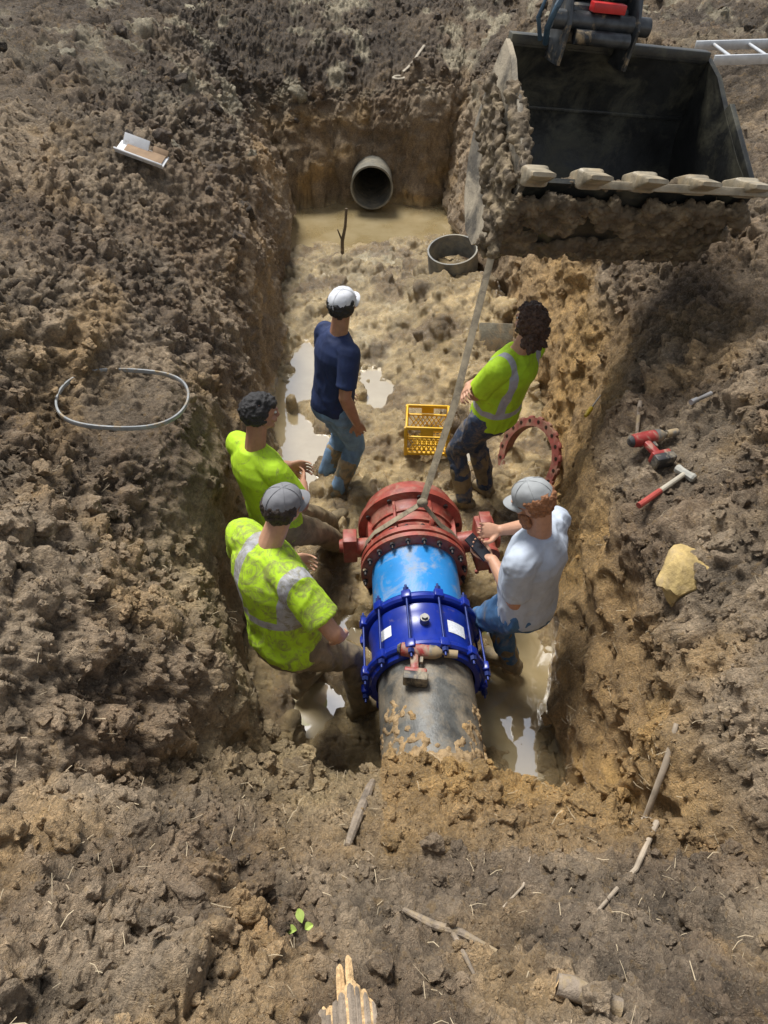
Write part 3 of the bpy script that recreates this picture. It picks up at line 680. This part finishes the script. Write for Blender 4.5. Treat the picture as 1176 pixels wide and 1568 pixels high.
b=B();b.mi=0;b.tube([h0,h0.lerp(h1,.45)],[.016,.015]);b.mi=1;b.tube([h0.lerp(h1,.45),h1],[.0135,.013])
d=(h1-h0).normalized();sd_=V((-d.y,d.x,0)).normalized();b.mi=2;b.loft([(h1-sd_*.055,d*.018,V((0,0,.018))),(h1-sd_*.045,d*.024,V((0,0,.024))),(h1-sd_*.02,d*.02,V((0,0,.02))),(h1+sd_*.02,d*.02,V((0,0,.02))),(h1+sd_*.045,d*.024,V((0,0,.024))),(h1+sd_*.055,d*.018,V((0,0,.018)))],8)
b.obj('sledge_hammer',[mat('handle_red',(.36,.06,.045),.5,mud=.25),mat('handle_grip',(.42,.38,.30),.6,mud=.3),mat('hammer_steel',(.40,.39,.34),.5,metal=.3,mud=.3)])
p=V((1.34,3.98,0));q_=V((1.44,4.12,0));p.z=gzl(p,q_)+.04;q_.z=p.z+.03
b=B();b.mi=0;b.tube([p,p.lerp(q_,.15),p.lerp(q_,.5),p.lerp(q_,.55)],[.011,.015,.015,.009]);b.mi=1;b.tube([p.lerp(q_,.55),q_+(q_-p)*.3],[.006,.005]);b.obj('screwdriver',[mat('handle_yellow',(.6,.42,.03),.4),STL])
p=V((1.60,3.17,0));q_=V((1.73,3.25,0));p.z=q_.z=gzl(p,q_)+.03;b=B();b.tube([p,p.lerp(q_,.3),p.lerp(q_,.35),q_],[.015,.015,.01,.013]);b.obj('socket_extension',mat('chrome_socket',(.4,.4,.4),.35,metal=.6,mud=.1))
WOOD=mat('wood_fresh',(.60,.40,.20),.8,var=.5,vs=40,bmp=.8,bs=90);BARK=mat('bark',(.25,.20,.15),.9,var=.4,vs=20,mud=.4,ms=10,bmp=.8)
def stick(name,pts,rad,lift=.6,m=BARK):
    P_=[V((a,c,gz(a,c)+r*lift)) for (a,c),r in zip(pts,rad)]
    b=B();b.tube(P_,rad,9);return b.obj(name,m)
stick('wooden_stick',[(1.50,3.66),(1.45,3.5),(1.41,3.35),(1.38,3.2)],[.014,.017,.013,.008],1.2)
stick('branch',[(-.04,1.58),(-.06,1.40),(-.10,1.22),(-.13,1.06)],[.010,.019,.02,.013],.9)
stick('branch',[(.06,.76),(.14,.70),(.22,.68),(.31,.62)],[.008,.013,.012,.006],1.2)
stick('branch',[(.19,.70),(.22,.60),(.24,.55)],[.009,.007,.004],1.2)
RT=mat('root_bark',(.38,.31,.23),.9,var=.3)
stick('root',[(1.17,1.54),(1.12,1.42),(1.08,1.32),(1.0,1.16),(.86,.97),(.74,.86),(.63,.75)],[.010,.013,.012,.011,.009,.007,.005],1.9,RT)
stick('root',[(1.08,1.32),(.98,1.3),(.9,1.16)],[.008,.005,.003],2,RT)
stick('root',[(.36,.78),(.44,.86),(.50,1.0)],[.004,.004,.002],2,RT)
b=B();g0=V((-.07,.34,gz(-.07,.40)-.02));t1=V((-.095,.55,gz(-.09,.52)+.06));dl=(t1-g0).normalized();sx=V((1,0,0));sy=dl.cross(sx)
for k in range(120):
    a=k*2.399;r=.055*math.sqrt((k+.5)/120);c=g0+sx*math.cos(a)*r*1.25+sy*math.sin(a)*r*.7;L=.125+.03*math.sin(math.cos(a)*r*60+1)+rng.uniform(-.008,.012)+(.07 if k in(9,14,23) else 0)
    w_=rng.uniform(.009,.013);b.mi=0 if r<.05 or math.sin(a)>0 else 1
    b.tube([c,c+dl*L*.8,c+dl*L*.95,c+dl*L+V(rng.normal(size=3))*.002],[w_,w_,w_*.8,.003],6)
b.obj('splintered_log',[WOOD,BARK],ang=20)
b=B();c=V((.50,.47,gz(.5,.47)+.015));b.mi=0;b.tube([c+V((-.075,.03,.005)),c+V((-.04,.022,.004)),c+V((-.0,.008,-.002)),c+V((.07,-.02,-.01))],[.024,.028,.025,.026],12);b.mi=1;b.cone(c+V((-.0755,.030,.005)),c+V((-.077,.031,.005)),.019);b.obj('cut_log',[BARK,WOOD])
LEAF=mat('leaf_green',(.33,.42,.10),.5,var=.25)
b=B()
for (cx_,cy_,L,an,tl) in ((-.235,.705,.045,1.9,.5),(-.25,.69,.035,3.0,.2),(-.225,.69,.03,.6,.6)):
    z0=gz(cx_,cy_)+.02;d=V((math.cos(an),math.sin(an),tl)).normalized();s=d.cross(V((0,0,1))).normalized();vs=[];fs=[]
    for i in range(6):
        t=i/5;w_=.012*math.sin(math.pi*min(t*.95+.03,1))+.001
        for k in (-1,0,1): vs.append(V((cx_,cy_,z0))+d*L*t+s*w_*k+V((0,0,.006*abs(k)-.02*t*t)))
    for i in range(5):
        for k in (0,1): a=i*3+k;fs.append((a,a+1,a+4,a+3))
    b.add(vs,fs)
b.obj('leaf_sprout',LEAF)
b=B();R_=.335;rings=[]
for k in range(72):
    a=2*math.pi*k/72;rr=R_*(1+.03*math.sin(2*a+1));c=V((math.cos(a)*rr,math.sin(a)*rr,.012*math.sin(3*a)));o_=V((math.cos(a),math.sin(a),0))
    rings.append((c,o_*.007,V((0,0,.013))))
b.loft(rings,10,closed=True,p=.6);o=b.obj('gasket_ring',mat('gasket_grey',(.26,.27,.27),.35,var=.3,mud=.3,ms=10));o.location=(-1.43,3.36,1.63);o.rotation_euler=(math.radians(-5),math.radians(6),0)
b=B();b.mi=0;b.box((0,0,0),(.19,.07,.006));b.box((0,-.075,.02),(.19,.006,.03),Matrix.Rotation(.5,3,'X'));b.box((-.07,.06,.03),(.10,.006,.05),Matrix.Rotation(-.7,3,'X'));b.mi=1;b.box((.02,.005,.012),(.15,.05,.004));b.box((.12,.07,.02),(.06,.005,.03),Matrix.Rotation(-.9,3,'X'))
o=b.obj('cardboard_box',[mat('cardboard_white',(.68,.68,.68),.7,var=.1,mud=.12),mat('cardboard_brown',(.30,.20,.12),.85,var=.2)]);o.location=(-1.89,6.10,gz(-1.89,6.10)+.07);o.rotation_euler=(.25,.3,-.15)
v0,f0=ico(4);dd=rng.normal(size=(9,3));dd/=np.linalg.norm(dd,axis=1,keepdims=True);dots=v0@dd.T
r=np.minimum(np.where(dots>.05,.62/np.maximum(dots,.05),9).min(1),1.1);r=r*(1+.12*fbm(v0,.5,4,3))
m_=mesh_from('yellow_stone',v0*r[:,None]*np.array([.185,.125,.085]),f0);m_.materials.append(mat('stone_yellow',(.40,.29,.115),.85,var=.5,vs=9,mud=.45,bmp=1.,bs=30,soft=.2));m_.polygons.foreach_set('use_smooth',np.ones(len(f0),bool));m_.set_sharp_from_angle(angle=.5)
o=link('yellow_stone',m_);o.location=(1.31,2.13,gz(1.31,2.13)+.02);o.rotation_euler=(.3,-.35,.5)
YL=mat('crate_yellow',(.72,.42,.015),.45,var=.12,mud=.12,ms=10)
b=B();W_,D_,H_=.17,.145,.27
for s in (-1,1):
    for zz,t in ((.012,.012),(H_,.014),(H_*.68,.006)):
        b.box((0,s*D_,zz),(W_,.007,t),None,.1);b.box((s*(W_-.004),0,zz),(.007,D_+.004,t),None,.1)
    for s2 in (-1,1): b.box((s*(W_-.002),s2*(D_-.002),H_/2),(.013,.013,H_/2+.008),None,.2)
    b.box((0,s*(D_+.004),H_*.85),(.05,.004,.03));
    for k in range(-5,6):
        for sg in (-1,1):
            xa=k*.037-.05*sg;xb=k*.037+.05*sg
            if abs(xa)<W_ and abs(xb)<W_: b.bar((xa,s*D_,.015),(xb,s*D_,H_*.68),.0035,.003,V((0,1,0)))
            if abs(xa)<D_ and abs(xb)<D_: b.bar((s*(W_-.004),xa,.015),(s*(W_-.004),xb,H_*.68),.0035,.003,V((1,0,0)))
for k in range(-4,5): b.box((k*.037,0,.012),(.004,D_,.004),None,0);b.box((0,k*.032,.0155),(W_,.004,.004),None,0)
o=b.obj('plastic_crate',YL);o.location=(.35,4.80,gzl((.22,4.75),(.48,4.85))-.015);o.rotation_euler=(.02,0,-.06)
RED2=mat('rusty_red',(.20,.05,.038),.6,var=.4,mud=.55,ms=9,bmp=.2,mudcol=(.25,.165,.10),soft=.25)
b=B();b.lathe([(-.018,.25),(-.018,.315),(.018,.315),(.018,.265),(.05,.26),(.05,.247)],72)
e=empty('gland_ring',(1.13,4.45,.29));b.obj('ring',RED2,e);q=B()
for k in range(20):
    a=2*math.pi*k/20;q.cone((math.cos(a)*.292,-.022,math.sin(a)*.292),(math.cos(a)*.292,.022,math.sin(a)*.292),.013,n=12);
q.obj('bolt_holes',IRIS,e);b=B()
for k in range(20): a=2*math.pi*(k)/20;b.box((math.cos(a)*.312,0,math.sin(a)*.312),(.018,.017,.026),Matrix.Rotation(-a,3,'Y'),.3)
b.obj('lugs',RED2,e)
e.rotation_mode='QUATERNION';e.rotation_quaternion=V((0,-1,0)).rotation_difference(V((-.80,-.40,.42)).normalized())
b=B();b.loft([((0,0,zz),V((r_,0,0)),V((0,r_,0))) for zz,r_ in ((-.12,.26),(.13,.26),(.13,.243),(-.12,.243))],56,cap=False,closed=True)
o=b.obj('pipe_offcut',mat('offcut_grey',(.17,.17,.155),.6,var=.3,mud=.5,ms=5,mudcol=(.33,.29,.21),soft=.2));zz=gz(.72,7.45);o.location=(.72,7.40,zz+.03);o.rotation_euler=(.18,-.1,0)
b=B();b.tube([(-.50,8.46,.0),(-.49,8.47,.25),(-.45,8.48,.42),(-.43,8.5,.62)],[.024,.022,.018,.016],8);b.tube([(-.49,8.47,.25),(-.54,8.45,.40)],[.012,.007],6);b.obj('wooden_stake',mat('stake_wood',(.12,.09,.055),.85,mud=.3))
b=B();b.box((0,0,0),(.16,.02,.13),None,.2);o=b.obj('stone_slab',mat('slab_grey',(.20,.18,.13),.85,var=.3,mud=.5,bmp=.5));o.location=(1.03,6.02,.42);o.rotation_euler=(-.6,.1,.1)
b=B();zz=lambda a,c:gz(a,c)+.03
pts=[(.52,11.0),(.44,10.92),(.38,10.82),(.30,10.76),(.24,10.70)];b.tube([V((a,c,zz(a,c))) for a,c in pts],[.02]*5,8,.5)
rg=[]
for k in range(16): a=2*math.pi*k/16;o_=V((math.cos(a),math.sin(a),0));rg.append((V((.19,10.66,zz(.19,10.66)+.03))+o_*.07,o_*.02,V((0,0,.015))))
b.loft(rg,8,closed=True);b.obj('rope_sling',mat('rope',(.38,.33,.25),.8,var=.3))
b=B();L0,L1=2.62,6.5
for yy in (6.72,7.20): b.bar((L0,yy,2.50),(L1,yy+.15,2.56),.012,.035)
for k in range(13): xx=L0+.15+k*.3;b.cone((xx,6.72+.15*(xx-L0)/3.9,2.51),(xx,7.20+.15*(xx-L0)/3.9,2.51),.014)
b.obj('aluminium_ladder',mat('aluminium',(.55,.56,.57),.4,metal=.6,var=.15,mud=.12))
vs=[];fs=[]
pr=area*vis*(y<3.2)*(fl<.1)*(nearw+.1);pr/=pr.sum()
for j in rng.choice(len(P2),1500,p=pr):
    a=rng.uniform(0,6.28);L=rng.uniform(.015,.06);w_=rng.uniform(.0005,.0012);d=np.array([math.cos(a),math.sin(a),rng.uniform(-.3,.5)]);s_=np.array([-math.sin(a),math.cos(a),0])*w_;p0=P2[j]+Nf[j]*.008
    o0=len(vs);bend=Nf[j]*rng.uniform(-.1,.25)*L
    for t in (0,.5,1): c=p0+d*L*t+bend*math.sin(t*3.14);vs+=[c-s_,c+s_]
    fs+=[(o0,o0+1,o0+3,o0+2),(o0+2,o0+3,o0+5,o0+4)]
m_=mesh_from('dry_straw',vs,fs);m_.materials.append(mat('straw',(.46,.37,.24),.8,var=.4));link('dry_straw',m_)
# ------------------------------------------------------------ camera, light, world
cam=bpy.data.cameras.new('camera');co=bpy.data.objects.new('camera',cam);scene.collection.objects.link(co)
cam.sensor_fit='VERTICAL';cam.sensor_height=36;cam.sensor_width=27;cam.lens=26;cam.clip_end=2000
co.location=(0,0,4);co.rotation_euler=(math.radians(46),0,0);scene.camera=co
AZ,EL=math.radians(-35),math.radians(64)
wd=bpy.data.worlds.new('World');scene.world=wd;wd.use_nodes=True
nt=wd.node_tree;sk=nt.nodes.new('ShaderNodeTexSky');sk.sky_type='NISHITA';sk.sun_disc=False;sk.sun_elevation=EL;sk.sun_rotation=AZ;sk.dust_density=1.;sk.air_density=1.
hs=nt.nodes.new('ShaderNodeHueSaturation');hs.inputs['Saturation'].default_value=.35;nt.links.new(sk.outputs[0],hs.inputs['Color'])
nt.links.new(hs.outputs[0],nt.nodes['Background'].inputs[0]);nt.nodes['Background'].inputs[1].default_value=.15
s=bpy.data.lights.new('sun','SUN');so=bpy.data.objects.new('sun',s);scene.collection.objects.link(so);s.energy=5.;s.angle=math.radians(20);s.color=(1,.975,.93)
sd=V((math.sin(AZ)*math.cos(EL),math.cos(AZ)*math.cos(EL),math.sin(EL)))
so.rotation_euler=sd.to_track_quat('Z','Y').to_euler()
scene.view_settings.view_transform='Standard';scene.view_settings.look='None';scene.view_settings.exposure=0
